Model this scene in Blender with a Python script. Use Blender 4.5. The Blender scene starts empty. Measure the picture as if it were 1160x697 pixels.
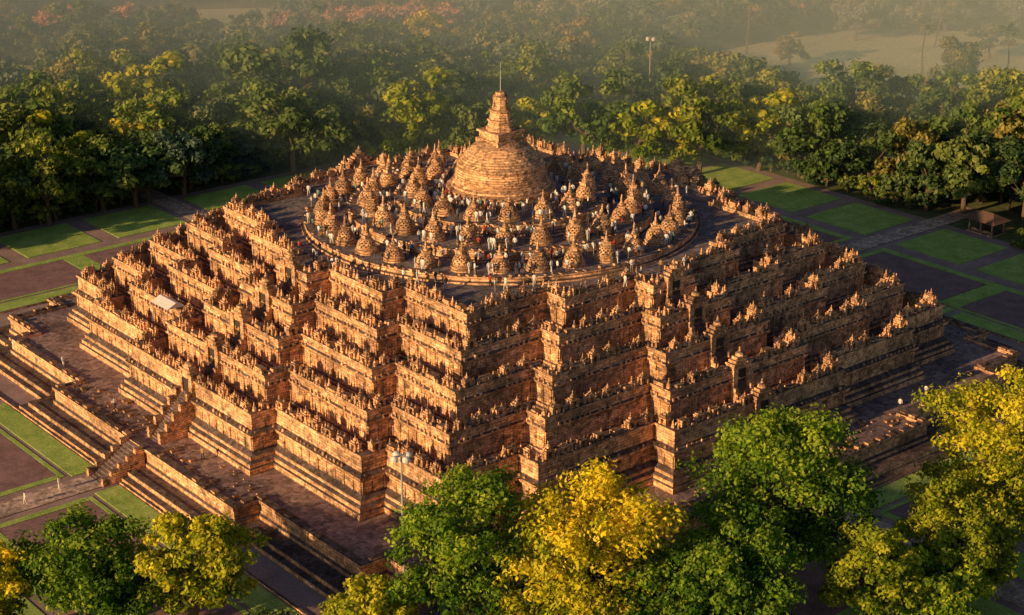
import bpy, math, random, numpy as np
from mathutils import Vector, Matrix
random.seed(7); rng=np.random.default_rng(7)
S=bpy.context.scene
COL=S.collection
CY,SY=math.cos(math.radians(50.6)),math.sin(math.radians(50.6))
def site(g,l):   # diagonal site axes (g = away along the long diagonal, l = across it)
    return (g*CY+l*SY, g*SY-l*CY)

# ------------------------------------------------------------------ materials
def newmat(name):
    m=bpy.data.materials.new(name); m.use_nodes=True; nt=m.node_tree
    for n in list(nt.nodes): nt.nodes.remove(n)
    out=nt.nodes.new('ShaderNodeOutputMaterial')
    return m,nt,out
def N(nt,t,**kw):
    n=nt.nodes.new(t)
    for k,v in kw.items():
        if k.startswith('i_'):
            key=k[2:]; key=int(key) if key.isdigit() else key.replace('_',' ')
            n.inputs[key].default_value=v
        else: setattr(n,k,v)
    return n
def L(nt,a,b): nt.links.new(a,b)
def ramp(nt,fac,stops):
    r=nt.nodes.new('ShaderNodeValToRGB'); e=r.color_ramp.elements
    while len(e)<len(stops): e.new(.5)
    for i,(p,c) in enumerate(stops):
        e[i].position=p; e[i].color=(c[0],c[1],c[2],1) if hasattr(c,'__len__') else (c,c,c,1)
    L(nt,fac,r.inputs[0]); return r.outputs[0]
def mixc(nt,fac,a,b,mode='MIX'):
    m=nt.nodes.new('ShaderNodeMix'); m.data_type='RGBA'; m.blend_type=mode
    for s,v in ((m.inputs[0],fac),(m.inputs[6],a),(m.inputs[7],b)):
        if isinstance(v,(int,float)): s.default_value=v
        elif isinstance(v,(tuple,list)): s.default_value=(v[0],v[1],v[2],1)
        else: L(nt,v,s)
    return m.outputs[2]
def stone(name,c1,c2,top,bw=.95,rh=.36,bump=.6,stain=.6,soot_shade=.75):
    m,nt,out=newmat(name)
    g=N(nt,'ShaderNodeNewGeometry'); sp=N(nt,'ShaderNodeSeparateXYZ'); L(nt,g.outputs['Position'],sp.inputs[0])
    sn=N(nt,'ShaderNodeSeparateXYZ'); L(nt,g.outputs['True Normal'],sn.inputs[0])
    add=N(nt,'ShaderNodeMath',operation='ADD'); L(nt,sp.outputs[0],add.inputs[0]); L(nt,sp.outputs[1],add.inputs[1])
    cw=N(nt,'ShaderNodeCombineXYZ'); L(nt,add.outputs[0],cw.inputs[0]); L(nt,sp.outputs[2],cw.inputs[1])
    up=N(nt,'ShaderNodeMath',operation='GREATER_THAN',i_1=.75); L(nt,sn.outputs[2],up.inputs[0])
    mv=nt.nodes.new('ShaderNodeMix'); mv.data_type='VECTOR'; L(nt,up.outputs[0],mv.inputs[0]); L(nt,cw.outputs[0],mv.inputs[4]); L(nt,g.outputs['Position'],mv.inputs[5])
    br=N(nt,'ShaderNodeTexBrick',i_Scale=1.0,i_Mortar_Size=.025,i_Brick_Width=bw,i_Row_Height=rh,i_Bias=0.0)
    br.inputs['Color1'].default_value=(*c1,1);br.inputs['Color2'].default_value=(*c2,1);br.inputs['Mortar'].default_value=(c2[0]*.35,c2[1]*.35,c2[2]*.35,1)
    L(nt,mv.outputs[1],br.inputs['Vector'])
    n1=N(nt,'ShaderNodeTexNoise',i_Scale=.16,i_Detail=7.0,i_Roughness=.68); L(nt,g.outputs['Position'],n1.inputs['Vector'])
    n2=N(nt,'ShaderNodeTexNoise',i_Scale=1.9,i_Detail=5.0,i_Roughness=.7); L(nt,g.outputs['Position'],n2.inputs['Vector'])
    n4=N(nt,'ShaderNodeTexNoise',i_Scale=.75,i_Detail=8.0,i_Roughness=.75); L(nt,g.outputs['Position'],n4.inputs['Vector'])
    n3=N(nt,'ShaderNodeTexVoronoi',i_Scale=1.5); L(nt,mv.outputs[1],n3.inputs['Vector'])
    a=ramp(nt,n1.outputs[0],[(.38,(1-stain,1-stain,(1-stain)*1.05)),(.53,(1.08,1.04,1.0))])
    b=ramp(nt,n2.outputs[0],[(.34,.6),(.5,1.15),(.7,1.5)])
    c=mixc(nt,1,br.outputs[0],a,'MULTIPLY'); c=mixc(nt,1,c,b,'MULTIPLY')
    hs=N(nt,'ShaderNodeSeparateColor'); L(nt,n3.outputs['Color'],hs.inputs[0])
    vv=ramp(nt,hs.outputs[0],[(0,.65),(1,1.4)]); c=mixc(nt,1,c,vv,'MULTIPLY')
    ft=ramp(nt,n4.outputs[0],[(.54,0),(.62,soot_shade)]); c=mixc(nt,ft,c,(.08,.068,.068))
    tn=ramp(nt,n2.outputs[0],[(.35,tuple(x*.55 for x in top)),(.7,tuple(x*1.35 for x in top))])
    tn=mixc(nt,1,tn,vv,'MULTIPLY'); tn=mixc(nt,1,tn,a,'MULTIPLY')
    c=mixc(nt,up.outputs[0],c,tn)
    p=N(nt,'ShaderNodeBsdfPrincipled',i_Roughness=.9); p.inputs['Specular IOR Level'].default_value=.15
    L(nt,c,p.inputs['Base Color'])
    h=N(nt,'ShaderNodeMath',operation='MULTIPLY_ADD',i_1=-.5); L(nt,br.outputs['Fac'],h.inputs[0]); L(nt,n2.outputs[0],h.inputs[2])
    bp=N(nt,'ShaderNodeBump',i_Strength=bump,i_Distance=.18); L(nt,h.outputs[0],bp.inputs['Height']); L(nt,bp.outputs[0],p.inputs['Normal'])
    L(nt,p.outputs[0],out.inputs[0]); return m
def noisemat(name,stops,scale,detail=6,rough=.95,bump=.3,scale2=None,stops2=None,bd=.1):
    m,nt,out=newmat(name); g=N(nt,'ShaderNodeNewGeometry')
    n=N(nt,'ShaderNodeTexNoise',i_Scale=scale,i_Detail=float(detail),i_Roughness=.65); L(nt,g.outputs['Position'],n.inputs['Vector'])
    c=ramp(nt,n.outputs[0],stops)
    if scale2:
        n2=N(nt,'ShaderNodeTexNoise',i_Scale=scale2,i_Detail=4.0); L(nt,g.outputs['Position'],n2.inputs['Vector'])
        c=mixc(nt,1,c,ramp(nt,n2.outputs[0],stops2),'MULTIPLY')
    p=N(nt,'ShaderNodeBsdfPrincipled',i_Roughness=rough); p.inputs['Specular IOR Level'].default_value=.15
    L(nt,c,p.inputs['Base Color'])
    bp=N(nt,'ShaderNodeBump',i_Strength=bump,i_Distance=bd); L(nt,n.outputs[0],bp.inputs['Height']); L(nt,bp.outputs[0],p.inputs['Normal'])
    L(nt,p.outputs[0],out.inputs[0]); return m
def plain(name,c,rough=.7,metal=0):
    return noisemat(name,[(.3,tuple(x*.85 for x in c)),(.7,tuple(x*1.1 for x in c))],3.0,rough=rough,bump=.05)
def leafmat(name,dark,mid,light,trans=.25):
    m,nt,out=newmat(name)
    at=N(nt,'ShaderNodeAttribute',attribute_name='tint'); oi=N(nt,'ShaderNodeObjectInfo')
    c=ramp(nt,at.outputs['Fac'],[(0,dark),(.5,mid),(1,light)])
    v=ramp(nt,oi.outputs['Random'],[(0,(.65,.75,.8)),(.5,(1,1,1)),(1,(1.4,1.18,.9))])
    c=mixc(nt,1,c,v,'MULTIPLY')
    d=N(nt,'ShaderNodeBsdfDiffuse'); t=N(nt,'ShaderNodeBsdfTranslucent'); L(nt,c,d.inputs[0]); L(nt,c,t.inputs[0])
    mx=N(nt,'ShaderNodeMixShader'); mx.inputs[0].default_value=trans; L(nt,d.outputs[0],mx.inputs[1]); L(nt,t.outputs[0],mx.inputs[2])
    L(nt,mx.outputs[0],out.inputs[0]); return m
M_wall=stone('weathered_andesite',(.9,.56,.34),(.58,.355,.21),(.14,.11,.112),stain=.45,soot_shade=.8)
M_orn=stone('ornament_andesite',(.92,.56,.33),(.58,.345,.2),(.25,.17,.135),bw=.5,rh=.3,bump=.7,stain=.45,soot_shade=.85)  # grime, set heavier than on the walls to paint shadow among the ornaments
M_stupa=stone('stupa_andesite',(.88,.54,.31),(.6,.36,.21),(.44,.28,.18),bw=.7,rh=.32,stain=.4,soot_shade=.75)
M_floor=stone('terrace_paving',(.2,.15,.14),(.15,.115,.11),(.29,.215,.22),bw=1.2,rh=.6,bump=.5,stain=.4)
M_plat=stone('plateau_paving',(.2,.16,.15),(.15,.12,.12),(.22,.19,.205),bw=1.0,rh=.5,bump=.4,stain=.35)
M_path=stone('path_paving',(.34,.27,.22),(.28,.22,.18),(.55,.42,.37),bw=1.0,rh=.5,bump=.2,stain=.25)
M_bark=noisemat('bark',[(.3,(.09,.065,.045)),(.7,(.22,.16,.115))],4,bump=.8)
M_ground=noisemat('forest_floor',[(.3,(.07,.1,.045)),(.5,(.13,.16,.075)),(.7,(.22,.23,.12))],.05,detail=8,scale2=.6,stops2=[(.3,.6),(.7,1.2)])
M_court=noisemat('gravel_court',[(.3,(.25,.18,.18)),(.7,(.43,.31,.3))],.25,detail=8,scale2=3,stops2=[(.3,.75),(.7,1.2)])
M_grass=noisemat('mown_grass',[(.3,(.22,.35,.08)),(.55,(.38,.52,.13)),(.75,(.55,.6,.22))],.35,detail=10,scale2=5,stops2=[(.3,.65),(.7,1.3)],bump=.8)
M_bed=noisemat('garden_soil',[(.3,(.19,.115,.12)),(.7,(.36,.225,.23))],.4,detail=8,scale2=4,stops2=[(.3,.75),(.7,1.2)],bump=.5)
M_mead=noisemat('meadow_grass',[(.3,(.35,.5,.26)),(.5,(.52,.65,.36)),(.7,(.62,.68,.42))],.08,detail=10,scale2=1.2,stops2=[(.3,.7),(.7,1.2)])
M_white=plain('white_cloth',(.8,.8,.8)); M_metal=plain('painted_steel',(.45,.46,.46),.5); M_lamp=plain('lamp_housing',(.8,.8,.78),.4)
M_dark=plain('recess_shade',(.07,.06,.05)); M_tile=plain('roof_tile',(.16,.1,.08))  # M_dark: shade painted into gate doorways and lattice holes
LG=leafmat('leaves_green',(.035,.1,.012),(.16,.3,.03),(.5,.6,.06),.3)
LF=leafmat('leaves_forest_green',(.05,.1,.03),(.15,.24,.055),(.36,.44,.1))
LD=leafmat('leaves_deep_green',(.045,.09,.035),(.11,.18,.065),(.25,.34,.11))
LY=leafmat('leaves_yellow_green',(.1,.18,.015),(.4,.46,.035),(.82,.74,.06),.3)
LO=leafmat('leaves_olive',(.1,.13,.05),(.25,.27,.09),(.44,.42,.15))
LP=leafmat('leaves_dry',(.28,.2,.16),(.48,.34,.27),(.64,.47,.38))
LB=leafmat('leaves_bluegreen',(.09,.14,.1),(.17,.24,.16),(.28,.36,.22))  # pale bluish tones put distance haze into the leaf colour
LH=leafmat('leaves_haze_pale',(.16,.23,.19),(.28,.38,.29),(.4,.48,.36))  # far foliage with haze painted into a still paler base colour

# ------------------------------------------------------------------ mesh builder
class MB:
    def __init__(s): s.v=[];s.f=[];s.m=[]
    def add(s,vs,fs,mi=0):
        b=len(s.v); s.v.extend(vs); s.f.extend([tuple(b+i for i in f) for f in fs]); s.m.extend([mi]*len(fs))
    def box(s,x0,x1,y0,y1,z0,z1,mi=0,taper=0):
        t=taper
        s.add([(x0,y0,z0),(x1,y0,z0),(x1,y1,z0),(x0,y1,z0),(x0+t,y0+t,z1),(x1-t,y0+t,z1),(x1-t,y1-t,z1),(x0+t,y1-t,z1)],
              [(0,3,2,1),(4,5,6,7),(0,1,5,4),(1,2,6,5),(2,3,7,6),(3,0,4,7)],mi)
    def lathe(s,x,y,z,prof,n,mi=0,rot=0,cap=True,jit=0):
        vs=[];fs=[]
        for r,h in prof:
            for i in range(n):
                a=rot+2*math.pi*i/n; q=r+(random.uniform(-jit,jit) if jit else 0); vs.append((x+q*math.cos(a),y+q*math.sin(a),z+h+(random.uniform(-jit,jit)*.5 if jit else 0)))
        for j in range(len(prof)-1):
            for i in range(n):
                k=(i+1)%n; fs.append((j*n+i,j*n+k,(j+1)*n+k,(j+1)*n+i))
        if cap: fs.append(tuple((len(prof)-1)*n+i for i in range(n)))
        s.add(vs,fs,mi)
    def obj(s,name,mats,parent=None,smooth=False):
        me=bpy.data.meshes.new(name); me.from_pydata(s.v,[],s.f)
        for m in mats: me.materials.append(m)
        me.polygons.foreach_set('material_index',s.m)
        if smooth: me.polygons.foreach_set('use_smooth',[True]*len(s.f))
        me.update(); o=bpy.data.objects.new(name,me); COL.objects.link(o)
        if parent: o.parent=parent
        return o
def empty(name,loc=(0,0,0)):
    o=bpy.data.objects.new(name,None); o.location=loc; COL.objects.link(o); o.empty_display_size=.5; return o
def place(name,mesh,loc,rz=0,sc=1,parent=None):
    o=bpy.data.objects.new(name,mesh); COL.objects.link(o); o.location=loc; o.rotation_euler=(0,0,rz)
    o.scale=sc if hasattr(sc,'__len__') else (sc,sc,sc)
    if parent: o.parent=parent
    return o
D=3.5
def poly(c,b,a,o=0,d=D):
    c+=o;b+=o;a+=o
    q=[(c+2*d,a),(c+d,a),(c+d,b),(c,b),(c,c),(b,c),(b,c+d),(a,c+d),(a,c+2*d)]
    r=[]
    for k in range(4):
        for x,y in q:
            for _ in range(k): x,y=-y,x
            r.append((x,y))
    return r
def loft(mb,cba,prof,mi=0,cap=None):
    n=36; vs=[];fs=[]
    for o,z in prof: vs+=[(x,y,z) for x,y in poly(*cba,o)]
    for j in range(len(prof)-1):
        for i in range(n):
            k=(i+1)%n; fs.append((j*n+i,j*n+k,(j+1)*n+k,(j+1)*n+i))
    mb.add(vs,fs,mi)
    if cap is not None: mb.add([(x,y,prof[-1][1]) for x,y in poly(*cba,prof[-1][0])],[tuple(range(n))],cap)
def edges(cba,o):
    p=poly(*cba,o)
    for i in range(36):
        a=p[i];b=p[(i+1)%36]; dx,dy=b[0]-a[0],b[1]-a[1]; l=math.hypot(dx,dy); u=(dx/l,dy/l)
        yield a,b,l,u,(u[1],-u[0])
def obox(mb,c,u,n,w,d0,d1,z0,z1,mi=0,taper=0):
    xs=[c[0]+u[0]*w/2+n[0]*d0,c[0]-u[0]*w/2+n[0]*d0,c[0]+u[0]*w/2+n[0]*d1,c[0]-u[0]*w/2+n[0]*d1]
    ys=[c[1]+u[1]*w/2+n[1]*d0,c[1]-u[1]*w/2+n[1]*d0,c[1]+u[1]*w/2+n[1]*d1,c[1]-u[1]*w/2+n[1]*d1]
    mb.box(min(xs),max(xs),min(ys),max(ys),z0,z1,mi,taper)

temple=empty('buddhist_temple')
PZ=21.25
LV=[((44.3,33.3,15.0),3.15,10.5),((40.3,28.9,12.0),8.2,13.5),((36.3,24.4,9.0),11.2,16.4),((32.3,19.9,6.2),14.1,19.2),((28.2,15.4,3.6),16.9,21.8)]
foot=(52,44,23)
mb=MB()
loft(mb,foot,[(3.9,-.5),(3.9,.55),(3.0,.6),(3.0,1.15),(2.1,1.2),(2.1,1.0),(.45,1.0),(.45,1.5),(.2,1.7),(.2,2.9),(.45,3.1),(.45,3.5),(-.7,3.5),(-.7,3.12)],0,cap=1)
fb=mb.obj('foot_platform',[M_wall,M_floor],temple)
mb=MB(); orn=MB()
for k,(cba,zb,zt) in enumerate(LV):
    H=zt-zb
    if k==0: prof=[(1.7,zb),(1.7,zb+.7),(1.45,zb+.8),(1.45,zb+1.3),(1.05,zb+1.6),(1.05,zb+2.0),(.7,zb+2.2),(.35,zb+2.5),(.35,zb+4.1),(.75,zb+4.3),(.85,zb+4.8),(.3,zb+5.0),(.15,zb+5.1)]
    else: prof=[(.55,zb),(.55,zb+.5),(.3,zb+.7),(.3,zb+1.0),(.05,zb+1.1),(.05,zt-1.9),(.3,zt-1.7),(.4,zt-1.4),(.15,zt-1.2)]
    prof+=[(.1,zt-.4),(.3,zt-.3),(.3,zt),(-1.0,zt),(-1.0,zt-2.2)]
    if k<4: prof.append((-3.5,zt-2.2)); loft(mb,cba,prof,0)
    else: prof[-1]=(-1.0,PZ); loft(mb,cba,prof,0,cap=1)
    base=zb+2.5 if k==0 else zb+1.1; topw=zb+4.1 if k==0 else zt-1.9
    for a,b,l,u,n in edges(cba,.05 if k else .35):
        m=max(1,round(l/1.75))
        for i in range(m+1):
            t=min(max(i/m*l,.22),l-.22); c=(a[0]+u[0]*t,a[1]+u[1]*t)
            obox(orn,c,u,n,.4,-.2,.12+random.uniform(-.03,.05),base,topw)
        m=max(1,round(l/.8))
        for i in range(m):
            if random.random()<.25: continue
            t=(i+.5)/m*l; c=(a[0]+u[0]*t,a[1]+u[1]*t)
            zz=(zb+4.75 if k==0 else zt-1.41)
            obox(orn,c,u,n,random.uniform(.25,.5),.1,.36,zz,zz+random.uniform(.2,.6),0,.08)
    for a,b,l,u,n in edges(cba,-.35):
        m=max(1,round(l/2.7))
        for i in range(m):
            t=(i+.5)/m*l+random.uniform(-.1,.1); c=(a[0]+u[0]*t,a[1]+u[1]*t)
            if abs(c[0])<2.6 or abs(c[1])<2.6: continue
            r=random.random(); s=random.uniform(.55,.78)
            if r<.18: obox(orn,c,u,n,random.uniform(.8,1.7),-.45,.45,zt-.01,zt+random.uniform(.2,.6)); continue
            z=zt-.01
            for sgn in (-1,1):
                cc=(c[0]+u[0]*sgn*.62*s,c[1]+u[1]*sgn*.62*s); obox(orn,cc,u,n,.5*s,-.6*s,.62*s,z,z+1.15*s)
            obox(orn,c,u,n,.76*s,-.58*s,-.2*s,z,z+1.15*s)
            z2=z+1.15*s; obox(orn,c,u,n,1.85*s,-.66*s,.72*s,z2,z2+.24*s)
            orn.lathe(c[0]+n[0]*.15*s,c[1]+n[1]*.15*s,z,[(.36*s,0),(.34*s,.2*s),(.2*s,.28*s),(.22*s,.55*s),(.08*s,.64*s),(.12*s,.72*s),(.11*s,.86*s),(.03*s,.96*s)],6)
            if r<.88:
                obox(orn,c,u,n,1.25*s,-.48*s,.5*s,z2+.24*s,z2+.5*s)
                if r<.78: orn.lathe(c[0],c[1],z2+.49*s,[(.42*s,0),(.38*s,.3*s),(.18*s,.5*s),(.12*s,.6*s),(.04*s,1.2*s)],6)
            for sgn in (-1,1):
                if random.random()<.8:
                    cc=(c[0]+u[0]*sgn*.66*s,c[1]+u[1]*sgn*.66*s); orn.lathe(cc[0],cc[1],z2+.22*s,[(.22*s,0),(.2*s,.2*s),(.08*s,.4*s),(.03*s,.8*s)],5)
        for i in range(m+1):
            t=min(max(i/m*l,.3),l-.3)
            for q in ((0,) if l<5 else (-.36,.36)):
                tt=t+q
                if tt<.2 or tt>l-.2 or random.random()<.2: continue
                c=(a[0]+u[0]*tt,a[1]+u[1]*tt)
                if abs(c[0])<2 or abs(c[1])<2: continue
                s=random.uniform(.6,1.0)
                orn.lathe(c[0],c[1],zt-.01,[(.36*s,0),(.36*s,.25*s),(.3*s,.3*s),(.28*s,.6*s),(.14*s,.8*s),(.15*s,.95*s),(.05*s,1.45*s)],6)
        m=max(1,round(l/.55))
        for i in range(m):
            for off in (.45,-.5):
                if random.random()<.55: continue
                t=(i+.5)/m*l; c=(a[0]+u[0]*t+n[0]*off,a[1]+u[1]*t+n[1]*off)
                if abs(c[0])<2 or abs(c[1])<2: continue
                obox(orn,c,u,n,random.uniform(.2,.5),-.13,.13,zt-.015,zt+random.uniform(.12,.55),0,.05)
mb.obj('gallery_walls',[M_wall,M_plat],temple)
gat=MB()
def rotk(pt,k):
    x,y=pt
    for _ in range(k): x,y=-y,x
    return x,y
for k4 in range(4):
    n=rotk((1,0),k4); u=(-n[1],n[0])
    def P(dist): return (n[0]*dist,n[1]*dist)
    def flight(d_out,d_in,z0,z1,w):
        ns=max(3,int((z1-z0)/.28))
        for i in range(ns):
            a=d_out+(d_in-d_out)*i/ns; a2=d_out+(d_in-d_out)*(i+1)/ns
            obox(gat,P(0),u,n,w,a2,a,z0,z0+(z1-z0)*(i+1)/ns,1)
        for sg in (-1,1):
            c=(u[0]*sg*(w/2+.31),u[1]*sg*(w/2+.31))
            for i in range(5):
                a=d_out+.4+(d_in-d_out-.4)*i/5; a2=d_out+.4+(d_in-d_out-.4)*(i+1)/5
                obox(gat,c,u,n,.6,a2,a,z0,z0+.4+(z1-z0)*(i+1)/5,0)
    flight(65,59.5,0,3.4,3.2)
    for k,(cba,zb,zt) in enumerate(LV):
        W=cba[0]+2*D
        out=W+ (5.2 if k==0 else 1.9)
        flight(out,W+.31,zb,zt-2.0,2.2)
        for sg in (-1,1):
            c=(P(W)[0]+u[0]*sg*1.2,P(W)[1]+u[1]*sg*1.2)
            obox(gat,c,u,n,.8,-.8,.6,zt-2.3,zt+.5)
            obox(gat,c,u,n,.95,-.9,.7,zt+.502,zt+.75)
        obox(gat,P(W),u,n,1.58,-.7,.5,zt-.1,zt+.7)
        obox(gat,P(W),u,n,2.5,-.75,.55,zt+.752,zt+1.1)
        obox(gat,P(W),u,n,1.7,-.6,.4,zt+1.1,zt+1.5)
        gat.lathe(P(W-.1)[0],P(W-.1)[1],zt+1.49,[(.6,0),(.5,.4),(.2,.6),(.06,1.2)],8)
        obox(gat,P(W),u,n,1.56,-.3,.36,zt-1.9,zt-.1,2)  # solid dark slab painting the shade of the door opening
gat.obj('stairs_and_gates',[M_orn,M_floor,M_dark],temple)
for i in range(420):
    k4=random.randrange(4); d=random.uniform(53.5,58); t=random.uniform(-24,24)
    if abs(t)<3: continue
    x,y=rotk((d,t),k4); s=random.uniform(.15,.5)
    orn.box(x-s,x+s,y-s*.6,y+s*.6,3.11,3.11+s*.7)
for a,b,l,u,n in edges(foot,-.1):
    m=max(1,round(l/2.2))
    for i in range(m+1):
        t=min(max(i/m*l,.4),l-.4); c=(a[0]+u[0]*t,a[1]+u[1]*t)
        if min(abs(c[0]),abs(c[1]))<2.4 or random.random()<.35: continue
        obox(orn,c,u,n,random.uniform(.5,1.4),-.4,.35,3.49,3.49+random.uniform(.1,.35))
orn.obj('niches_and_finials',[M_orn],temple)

ct=MB()
TR=[(27.6,PZ-.05,22.2),(21.4,22.1,23.6),(14.8,23.5,25.0)]
for r,z0,z1 in TR:
    ct.lathe(0,0,0,[(r+.7,z0),(r+.7,z0+.3),(r+.3,z0+.35),(r+.2,z1-.35),(r+.3,z1-.25),(r+.3,z1),(r-.02,z1)],96,0,cap=False,jit=.03)
    ct.add([((r+.1)*math.cos(i*math.pi/48),(r+.1)*math.sin(i*math.pi/48),z1+.02) for i in range(96)],[tuple(range(96))],1)
    nn=int(r*6.28/1.1)
    for i in range(nn):
        if random.random()<.45: continue
        a=2*math.pi*i/nn; x,y=(r-.1)*math.cos(a),(r-.1)*math.sin(a); s=random.uniform(.2,.42)
        ct.box(x-s,x+s,y-s,y+s,z1+.01,z1+random.uniform(.1,.3),0,.05)
ct.obj('circular_terraces',[M_wall,M_plat],temple)
ms=MB()
dome=[(7.9,0),(7.9,.5),(7.5,.55),(7.5,1.0),(7.7,1.1),(7.7,1.4),(7.1,1.6),(7.1,1.9),(6.8,2.1)]
hs=[2.1+.3*i for i in range(1,20)]
def dr(h):
    pts=[(2.1,6.7),(3.4,6.5),(4.3,6.15),(5.4,5.5),(6.4,4.65),(7.2,3.8),(7.7,3.1),(8.0,2.6)]
    for (a,ra),(b,rb) in zip(pts,pts[1:]):
        if h<=b: return ra+(rb-ra)*(h-a)/(b-a)
    return 2.5
for i,h in enumerate(hs):
    r=dr(h)
    if i in (7,8): r+=.2
    dome+=[(r+.05,h-.03),(r-.03,h)]
dome.append((2.4,8.1))
ms.lathe(0,0,24.95,dome,80,0,jit=.05)
ms.box(-2.5,2.5,-2.5,2.5,32.5,33.1); ms.box(-2.15,2.15,-2.15,2.15,33.1,34.0); ms.box(-2.4,2.4,-2.4,2.4,34.0,34.3)
ms.lathe(0,0,34.3,[(2.1,0),(2.05,.4),(1.85,.45),(1.7,1.2),(1.9,1.25),(1.85,1.5),(1.55,1.55),(1.4,2.6),(1.6,2.65),(1.55,2.9),(1.2,2.95),(1.0,4.3),(1.15,4.35),(1.1,4.8),(.8,4.95),(.7,5.4)],8,jit=.05)
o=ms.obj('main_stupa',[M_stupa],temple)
rod=MB(); rod.lathe(0,0,39.6,[(.09,0),(.07,2.5),(.05,4.2)],6); rod.box(-.35,.35,-.05,.05,42.9,43.0); rod.obj('lightning_rod',[M_metal],temple)
def stupa_mesh():
    b=MB(); b.lathe(0,0,0,[(1.85,0),(1.85,.25),(1.65,.3),(1.65,.45),(1.78,.52),(1.78,.68),(1.5,.78)],24,0,jit=.03)
    prof=[(1.5,.76),(1.5,1.05),(1.44,1.35),(1.33,1.65),(1.17,1.93),(.95,2.18),(.7,2.36)]
    n=24; vs=[]
    for j,(r,h) in enumerate(prof):
        for i in range(n):
            a=2*math.pi*(i+(.5 if j%2 else 0))/n; vs.append((r*math.cos(a),r*math.sin(a),h))
    base=len(b.v); b.v.extend(vs)
    for j in range(len(prof)-1):
        for i in range(n):
            k=(i+1)%n; A,B,C,Dd=j*n+i,j*n+k,(j+1)*n+k,(j+1)*n+i
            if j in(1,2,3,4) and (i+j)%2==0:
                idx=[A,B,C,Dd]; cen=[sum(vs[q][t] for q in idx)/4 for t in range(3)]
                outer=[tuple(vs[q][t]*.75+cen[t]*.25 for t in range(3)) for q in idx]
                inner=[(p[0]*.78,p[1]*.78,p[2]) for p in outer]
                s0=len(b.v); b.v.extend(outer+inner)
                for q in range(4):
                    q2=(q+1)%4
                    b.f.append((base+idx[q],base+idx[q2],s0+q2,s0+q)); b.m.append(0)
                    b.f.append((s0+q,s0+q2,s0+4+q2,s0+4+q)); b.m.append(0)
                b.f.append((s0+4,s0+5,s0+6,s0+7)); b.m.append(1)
            else: b.f.append(tuple(base+q for q in (A,B,C,Dd))); b.m.append(0)
    b.box(-.58,.58,-.58,.58,2.3,2.75); b.box(-.68,.68,-.68,.68,2.75,2.9)
    b.lathe(0,0,2.9,[(.45,0),(.42,.25),(.3,.35),(.3,.5),(.2,.6),(.12,1.5),(.05,1.8)],8,jit=.03)
    return b
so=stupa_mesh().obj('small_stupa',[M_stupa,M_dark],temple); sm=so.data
bpy.data.objects.remove(so)
for n_,r,z in ((32,25.1,22.2),(24,18.8,23.6),(16,12.3,25.0)):
    for i in range(n_):
        a=2*math.pi*(i+.5)/n_
        s=random.uniform(.8,.88)
        place('small_stupa',sm,(r*math.cos(a),r*math.sin(a),z+.01),random.uniform(0,6),(s,s,s*random.uniform(.88,1.1)),temple)

cp=empty('white_canopy',(-45.0,16,11.4)); b=MB()
b.add([(-1.4,-2.2,2.9),(1.4,-2.2,2.9),(1.4,2.2,2.9),(-1.4,2.2,2.9),(0,-2.2,3.6),(0,2.2,3.6)],[(0,4,5,3),(4,1,2,5),(0,1,4),(3,5,2)])
b.obj('roof',[M_white],cp); b=MB()
for x in(-1.3,1.3):
    for y in(-2,2): b.lathe(x,y,0,[(.05,0),(.05,2.95)],6)
b.obj('poles',[M_metal],cp)

# ------------------------------------------------------------------ ground & gardens
def sheet(name,x0,x1,y0,y1,z,mat,nx=1):
    b=MB(); b.add([(x0,y0,z),(x1,y0,z),(x1,y1,z),(x0,y1,z)],[(0,1,2,3)]); return b.obj(name,[mat])
sheet('ground',-2500,2500,-2500,2500,-.02,M_ground)
sheet('temple_court',-101,101,-101,101,.0,M_court)
gl=MB();bd=MB();pa=MB();kb=MB()
for k4 in range(4):
    def rect(B,d0,d1,t0,t1,z,h=None):
        p=[rotk((d0,t0),k4),rotk((d1,t1),k4)]
        x0,x1=sorted((p[0][0],p[1][0]));y0,y1=sorted((p[0][1],p[1][1]))
        B.box(x0,x1,y0,y1,z-.3,z)
    for sg in (-1,1):
        def R2(B,d0,d1,t0,t1,z): rect(B,d0,d1,min(sg*t0,sg*t1),max(sg*t0,sg*t1),z)
        R2(gl,63.6,67.0,3.0,30,.1); R2(gl,63.6,67.0,31.5,60,.1)
        R2(bd,68.4,80.4,4.6,26,.07); R2(bd,68.4,80.4,30,54,.07)
        R2(gl,67.7,68.3,3.6,54.6,.09); R2(gl,68.4,80.4,3.4,4.5,.09); R2(gl,68.4,80.4,26.2,29.8,.09); R2(gl,80.5,82,3.4,54,.09)
        for j in range(5):
            R2(gl,85,98.5,3.4+j*17,3.4+j*17+13.6,.1)
    rect(pa,65.2,112,-2,2,.12)
    for d in (63.0,): rect(kb,d,d+.35,-60,-2.6,.25); rect(kb,d,d+.35,2.6,60,.25)
gl.obj('lawns',[M_grass]); bd.obj('garden_beds',[M_bed]); pa.obj('garden_paths',[M_path]); kb.obj('path_kerb',[M_wall])
def blob(name,g,l,rg,rl,z,mat,n=40):
    b=MB(); vs=[]
    for i in range(n):
        a=2*math.pi*i/n; s=1+.12*math.sin(3*a+g)+.06*math.sin(5*a+l)
        x,y=site(g+rg*s*math.cos(a),l+rl*s*math.sin(a)); vs.append((x,y,z))
    b.add(vs[::-1],[tuple(range(n))]); o=b.obj(name,[mat]); return o
CLR=[(172,108,52,72),(238,-90,22,45),(300,40,22,90),(165,-118,20,22)]
for i,c in enumerate(CLR): blob('meadow',*c,.02+.01*i,M_mead)
pv=empty('garden_pavilion',(103,-9,0)); b=MB()
for x in(-1.7,1.7):
    for y in(-2.4,0,2.4): b.box(x-.12,x+.12,y-.12,y+.12,.22,2.4)
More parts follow.
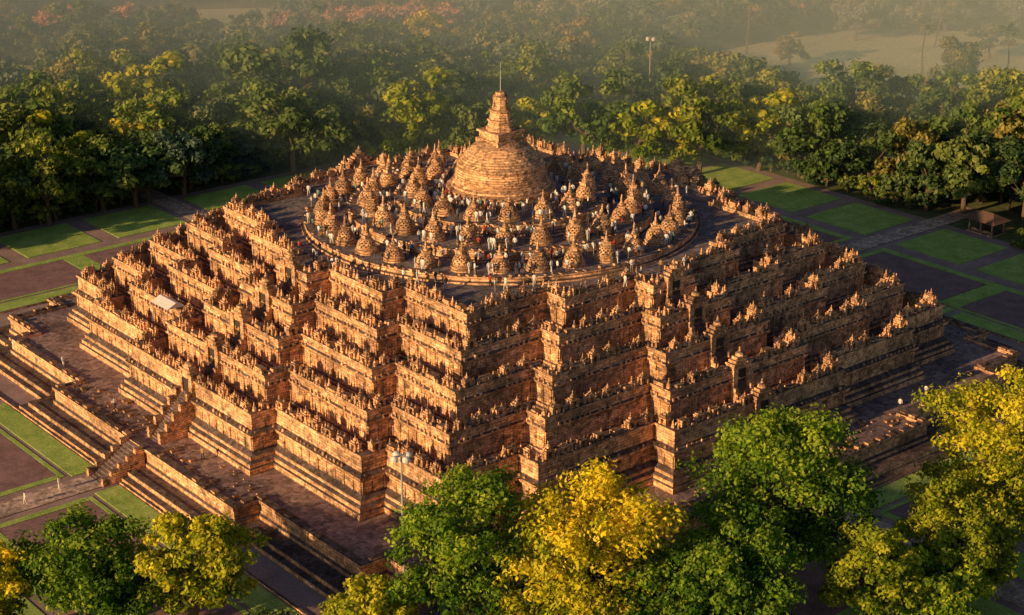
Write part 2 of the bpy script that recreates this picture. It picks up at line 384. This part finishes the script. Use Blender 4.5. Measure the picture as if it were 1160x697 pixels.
b.box(-2.0,2.0,-2.8,2.8,-.1,.22); b.box(-1.4,-.9,-2.2,2.2,.22,.7)
b.obj('posts_and_floor',[M_wall],pv); b=MB()
b.add([(-2.5,-3.3,2.4),(2.5,-3.3,2.4),(2.5,3.3,2.4),(-2.5,3.3,2.4),(0,-1.2,3.7),(0,1.2,3.7)],[(0,1,4),(1,2,5,4),(2,3,5),(3,0,4,5),(0,3,2,1)]); b.obj('hip_roof',[M_tile],pv)

# ------------------------------------------------------------------ trees
def limb(b,p0,p1,r0,r1,n=6,mi=1):
    p0=Vector(p0);p1=Vector(p1);d=(p1-p0).normalized(); q=d.to_track_quat('Z','Y'); vs=[]
    mid=(p0+p1)/2+Vector((random.uniform(-1,1),random.uniform(-1,1),0))*(p1-p0).length*.06
    for p,r in((p0,r0),(mid,(r0+r1)/2),(p1,r1)):
        for i in range(n):
            a=2*math.pi*i/n; vs.append(tuple(p+q@Vector((r*math.cos(a),r*math.sin(a),0))))
    fs=[(j*n+i,j*n+(i+1)%n,(j+1)*n+(i+1)%n,(j+1)*n+i) for j in range(2) for i in range(n)]
    b.add(vs,fs,mi)
def tree_mesh(name,H,W,leaf,nclump,per,ls,seed,base=.28,flat=1.0):
    random.seed(seed); r=np.random.default_rng(seed); b=MB()
    zc=H*(base+1)/2; hz=H*(1-base)/2
    nl=max(7,nclump//8); lobes=[]
    for i in range(nl):
        a=i*2.4+r.uniform(-.5,.5); t=-.8+1.7*(i+.5)/nl; rr=math.sqrt(max(.05,1-t*t*.8))*r.uniform(.4,.85)
        lobes.append((rr*W/2*math.cos(a),rr*W/2*math.sin(a),zc+t*hz*.75+r.uniform(-.06,.06)*H,W*r.uniform(.11,.23)))
    cl=[]
    for i in range(nclump):
        lb=lobes[i%nl]; d=r.normal(size=3); d/=np.linalg.norm(d); d[2]=abs(d[2])*.9-.25
        k=lb[3]*r.uniform(.5,1.2); cl.append((lb[0]+d[0]*k,lb[1]+d[1]*k,max(H*base*.7,lb[2]+d[2]*k*flat)))
    tb=H*.42
    limb(b,(0,0,-.2),(r.uniform(-.4,.4),r.uniform(-.4,.4),tb),W*.025+.12,W*.016+.06,8)
    for lb in lobes: limb(b,(0,0,tb*r.uniform(.55,1)),lb[:3],W*.012+.05,.04,5)
    V=[];T=[]
    cr=W*.078
    for i,c in enumerate(cl):
        d=r.normal(size=(per,3)); d/=np.linalg.norm(d,axis=1)[:,None]
        rad=cr*r.uniform(.6,1.35)
        p=np.array(c)+d*rad*(r.uniform(.2,1.25,size=(per,1)))*np.array([1.15,1.15,.8])
        nn=d+r.normal(size=(per,3))*.5+np.array([0,0,.3]); nn/=np.linalg.norm(nn,axis=1)[:,None]
        t1=np.cross(nn,r.normal(size=(per,3))); t1/=np.linalg.norm(t1,axis=1)[:,None]; t2=np.cross(nn,t1)
        s=ls*r.uniform(.6,1.3,size=(per,1))
        V.append(np.stack([p-t1*s*.9,p-t2*s*.5,p+t1*s*.9,p+t2*s*.5],1).reshape(-1,3))
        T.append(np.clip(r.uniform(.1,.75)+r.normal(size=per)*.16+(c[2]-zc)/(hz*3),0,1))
    V=np.concatenate(V);T=np.concatenate(T); nb=len(b.v); n=len(T)
    b.v.extend(map(tuple,V.tolist())); b.f.extend([(nb+4*i,nb+4*i+1,nb+4*i+2,nb+4*i+3) for i in range(n)]); nt=len(b.m); b.m.extend([0]*n)
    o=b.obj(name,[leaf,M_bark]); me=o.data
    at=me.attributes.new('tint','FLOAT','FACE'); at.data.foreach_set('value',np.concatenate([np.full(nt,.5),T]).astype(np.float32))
    bpy.data.objects.remove(o); return me
def palm_mesh(seed,H=14):
    random.seed(seed); b=MB(); x=random.uniform(-1,1)
    limb(b,(0,0,-.2),(x,0,H),.26,.16,7)
    for i in range(22):
        a=i*2.4; el=random.uniform(-.4,1.1); p=Vector((x,0,H)); d=Vector((math.cos(a)*math.cos(el),math.sin(a)*math.cos(el),math.sin(el))); side=Vector((-math.sin(a),math.cos(a),0))
        prev=None
        for j in range(7):
            w=.6*math.sin(math.pi*(j+1)/8)+.1; drop=Vector((0,0,-.25))
            L_,R_=p+side*w+drop*w,p-side*w+drop*w
            if prev: 
                b.add([tuple(prev[0]),tuple(prev[1]),tuple(p),tuple(L_)],[(0,1,2,3)],0); b.add([tuple(prev[1]),tuple(prev[2]),tuple(R_),tuple(p)],[(0,1,2,3)],0)
            prev=(L_,p.copy(),R_); p=p+d*.5; d=(d+Vector((0,0,-.2))).normalized()
    o=b.obj('palm',[LB,M_bark]); me=o.data; at=me.attributes.new('tint','FLOAT','FACE'); at.data.foreach_set('value',np.random.default_rng(1).uniform(.2,.9,len(me.polygons)).astype(np.float32))
    bpy.data.objects.remove(o); return me
FG=[(-78,-43,13,15,LG),(-78,-31.6,14.5,11.5,LY),(-80,-53,12,10,LY),(-80,-3.5,19.5,15.5,LG),(-84,5,16,10,LY),(-81,10,19,19,LY),(-83,24,15.5,15,LG),
    (-69,31.5,22,20,LG),(-80,39,14,10,LY),(-63,57,24,19,LY),(-72,50,14.5,12,LY),(-84,17,13,11,LG),(-88,-24,8,9,LD),(-84,-13,9,10,LY),(-79,46,10,10,LG)]
for i,(g,l,H,W,lf) in enumerate(FG):
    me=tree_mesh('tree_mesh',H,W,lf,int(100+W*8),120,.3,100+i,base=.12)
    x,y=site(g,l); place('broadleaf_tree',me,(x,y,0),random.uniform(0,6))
VAR={}
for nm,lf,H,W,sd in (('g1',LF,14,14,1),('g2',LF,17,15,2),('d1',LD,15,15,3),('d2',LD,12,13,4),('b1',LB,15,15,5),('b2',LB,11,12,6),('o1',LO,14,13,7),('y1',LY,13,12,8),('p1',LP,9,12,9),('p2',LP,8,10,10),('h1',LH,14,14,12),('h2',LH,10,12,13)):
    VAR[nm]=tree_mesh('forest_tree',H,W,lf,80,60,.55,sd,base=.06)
BUSH=tree_mesh('shrub',3.6,5,LF,25,50,.3,33,base=.02)
BUSHD=tree_mesh('shrub',4.5,6,LD,28,50,.35,34,base=.02)
palms=[palm_mesh(1,13),palm_mesh(2,16)]
random.seed(11)
forest=empty('background_forest')
def inclr(g,l):
    for (cg,cl_,rg,rl) in CLR:
        if ((g-cg)/(rg*1.05))**2+((l-cl_)/(rl*1.05))**2<1: return True
    return False
cnt=0
g=10
while g<440:
    st=7.6 if g<160 else 9
    lim=150 if g<160 else 200+ (g-160)*.3
    l=-lim
    while l<lim:
        gg=g+random.uniform(-3,3);ll=l+random.uniform(-3,3); l+=st
        x,y=site(gg,ll)
        if not (x>104 or y>97 ) or x<-130: continue
        if abs(x-103)<6 and abs(y+9)<7: continue
        pink=(192<gg<262 and -125<ll<-12)
        r=random.random()
        if inclr(gg,ll) :
            if gg>150 and ll>0 and r<.03: place('forest_palm',random.choice(palms),(x,y,0),r*60,.9,forest)
            if r<.96: continue
        if gg>150 and r<.1: continue
        if pink and random.random()<.7: k=random.choice(['p1','p2','p1','p1','o1'])
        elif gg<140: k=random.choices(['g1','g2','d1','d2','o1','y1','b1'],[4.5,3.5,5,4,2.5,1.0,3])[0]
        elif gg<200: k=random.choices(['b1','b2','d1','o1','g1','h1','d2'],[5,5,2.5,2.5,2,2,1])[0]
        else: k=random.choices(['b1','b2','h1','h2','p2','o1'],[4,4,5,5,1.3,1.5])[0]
        s=random.uniform(.7,1.2)*(1 if gg<170 else .85)
        if pink and k[0]=='p': s*=1.35
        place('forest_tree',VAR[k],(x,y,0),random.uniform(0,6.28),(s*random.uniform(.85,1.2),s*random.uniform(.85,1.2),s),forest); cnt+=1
        if random.random()<.02 and gg>120: place('forest_palm',random.choice(palms),(x+3,y+2,0),random.uniform(0,6),random.uniform(.9,1.2),forest)
    g+=st
for (g,l,k,s) in ((110,-72,'y1',1.6),(104,-17,'y1',1.45),(100,16,'g1',1.35),(96,26,'y1',1.2),(94,38,'g2',1.2),(97,50,'y1',1.3),(92,58,'g1',1.15),(108,5,'y1',1.0),(112,112,'o1',1.4),(62,-98,'y1',.9),(84,97,'o1',1.3),(116,-46,'d1',1.7),(122,30,'d1',1.2),(100,-5,'d2',1.1),(190,-20,'y1',1.1),(96,33,'y1',1.1),(74,-88,'g1',1.1),(72,-76,'g2',.8)):
    x,y=site(g,l); place('broadleaf_tree',VAR[k],(x,y,0),g,s)
for (g,l) in ((112,66),(270,-40),(230,110),(200,60)):
    x,y=site(g,l); place('palm_tree',palms[g%2],(x,y,0),l,1.15)
for k4 in (0,1):
    for i in range(75):
        t=-100+i*2.7+random.uniform(-1,1)
        if abs(t)<4 or (k4==0 and abs(t+9)<7): continue
        x,y=rotk((random.uniform(101,106),t),k4)
        place('garden_shrub',random.choice((BUSH,BUSH,BUSHD)),(x,y,0),i,random.uniform(.6,1.3),forest)
hd=empty('clipped_hedge')
for i in range(9):
    place('hedge_section',BUSH,(99.8,-30+i*1.6,0),i,(.4,.45,.36),hd)

def mast(x,y,h):
    e=empty('floodlight_mast',(x,y,0)); b=MB(); b.lathe(0,0,0,[(.28,0),(.28,.4),(.17,.5),(.09,h)],8); b.box(-.9,.9,-.05,.05,h-.1,h+.02); b.box(-.05,.05,-.9,.9,h-.25,h-.13); b.obj('pole',[M_metal],e)
    b=MB()
    for i in range(4):
        a=i*math.pi/2; cx,cy=.85*math.cos(a),.85*math.sin(a); b.lathe(cx,cy,h-.55,[(.05,0),(.38,.05),(.42,.3),(.25,.55),(.08,.6)],10)
    b.obj('lamp_heads',[M_lamp],e)
x,y=site(-80,-9.6); mast(x,y,21.8); x,y=site(134,31); mast(x,y,18.5)

# ------------------------------------------------------------------ people
def person_mesh(seed,pose,shirt,pants,hair=(.02,.015,.012),skin=(.33,.19,.12)):
    st,arm=pose
    J=[(0,0,.95),(0,0,1.15),(0,0,1.38),(0,0,1.48),(0,0.01,1.6),(0,.01,1.7),
       (.09,0,.9),(.11,st*.5+.03,.5),(.12,st,.06),(.12,st+.13,.03),(-.09,0,.9),(-.11,-st*.4+.03,.5),(-.12,-st,.06),(-.12,-st+.13,.03),
       (.19,0,1.38),(.25,-.03+arm*.1,1.12),(.24,.08+arm*.3,.88+arm*.3),(-.19,0,1.38),(-.25,-.03,1.12),(-.24,.08,.88)]
    E=[(0,1),(1,2),(2,3),(3,4),(4,5),(0,6),(6,7),(7,8),(8,9),(0,10),(10,11),(11,12),(12,13),(2,14),(14,15),(15,16),(2,17),(17,18),(18,19)]
    R=[.13,.12,.13,.055,.095,.08,.09,.065,.045,.04,.09,.065,.045,.04,.06,.045,.035,.06,.045,.035]
    me=bpy.data.meshes.new('p'); me.from_pydata(J,E,[]); o=bpy.data.objects.new('p',me); COL.objects.link(o)
    md=o.modifiers.new('s','SKIN'); 
    for i,v in enumerate(me.skin_vertices[0].data): v.radius=(R[i]*1.15,R[i]*1.0); v.use_root=(i==0)
    o.modifiers.new('ss','SUBSURF').levels=1
    dg=bpy.context.evaluated_depsgraph_get(); m2=bpy.data.meshes.new_from_object(o.evaluated_get(dg)); m2.name='visitor'
    m2.materials.clear()
    for c,nm in ((shirt,'shirt'),(pants,'trousers'),(skin,'skin'),(hair,'hair')): m2.materials.append(plain(nm,c))
    for p in m2.polygons:
        z=p.center.z; x=abs(p.center.x); y=p.center.y
        if z>1.5: p.material_index=3 if (z>1.66 or y<-.02) else 2
        elif x>.2 and z<1.0: p.material_index=2
        elif z<.93: p.material_index=1
        else: p.material_index=0
        p.use_smooth=True
    bpy.data.objects.remove(o); return m2
cols=[((.85,.85,.85),(.05,.06,.1)),((.85,.85,.85),(.75,.74,.73)),((.4,.06,.05),(.04,.04,.05)),((.08,.12,.3),(.1,.09,.08)),((.05,.05,.06),(.1,.12,.2)),((.5,.33,.15),(.06,.06,.07)),((.85,.85,.86),(.3,.26,.22)),((.2,.3,.25),(.05,.05,.05))]
PM=[person_mesh(i,((.0,0),(.16,0),(.05,1),(.2,.6))[i%4],s,p) for i,(s,p) in enumerate(cols)]
random.seed(5)
def person(x,y,z): place('person',random.choices(PM,[3.5,5,1,1,2,1,4,1])[0],(x,y,z),random.uniform(0,6.28),random.uniform(1.0,1.12))
zones=[(22.2,23.3,22.22,90),(26.7,27.3,22.22,45),(15.6,17.1,23.62,90),(20.4,21.0,23.62,50),(8.4,10.6,25.02,80),(13.9,14.4,25.02,30),(28.6,31.5,PZ,25)]
for r0,r1,z,n_ in zones:
    for i in range(n_):
        a=random.uniform(0,2*math.pi); 
        if random.random()<.6: a=math.radians(random.gauss(222,60))
        r=random.uniform(r0,r1); person(r*math.cos(a),r*math.sin(a),z)
for (x,y,z) in [(-6,-32.5,PZ),(5,-32,PZ),(-56,12,3.12),(-55,-9,3.12),(-54.5,30,3.12),(10,-55,3.12),(24,-54,3.12),(-70,.4,.12),(-75,-.6,.12),(30,-53.5,3.12)]:
    person(x,y,z)

# ------------------------------------------------------------------ morning mist lying in the forest
b=MB(); b.box(84,900,-700,700,.13,55); mo=b.obj('morning_mist',[]); mo.rotation_euler=(0,0,math.radians(50.6))
m,nt,out=newmat('mist'); v=N(nt,'ShaderNodeVolumeScatter',i_Density=.0044,i_Anisotropy=-.35); v.inputs[0].default_value=(.6,.95,1,1); L(nt,v.outputs[0],out.inputs['Volume']); mo.data.materials.append(m)

# ------------------------------------------------------------------ light, camera
sd=Vector((-1,.05,.29)).normalized()
l=bpy.data.lights.new('sun','SUN'); l.energy=5; l.angle=math.radians(.6); l.color=(1,.62,.27)
lo=bpy.data.objects.new('sun',l); COL.objects.link(lo); lo.rotation_euler=sd.to_track_quat('Z','Y').to_euler()
w=bpy.data.worlds.new('World'); S.world=w; w.use_nodes=True; nt=w.node_tree
sk=nt.nodes.new('ShaderNodeTexSky'); sk.sky_type='NISHITA'; sk.sun_disc=False; sk.sun_elevation=math.asin(sd.z); sk.sun_rotation=math.atan2(sd.x,sd.y)
nt.links.new(sk.outputs[0],nt.nodes['Background'].inputs[0]); nt.nodes['Background'].inputs[1].default_value=.058
S.view_settings.view_transform='Standard'; S.view_settings.look='None'; S.view_settings.exposure=0
cam=bpy.data.cameras.new('camera'); co=bpy.data.objects.new('camera',cam); COL.objects.link(co)
cam.sensor_width=36; cam.lens=36*2055/1160; cam.clip_end=5000; cam.clip_start=1
co.location=(-155.05,-191.26,100.0); co.rotation_euler=(math.radians(90-20.56),0,math.radians(50.6-90)); S.camera=co
print('forest',cnt)
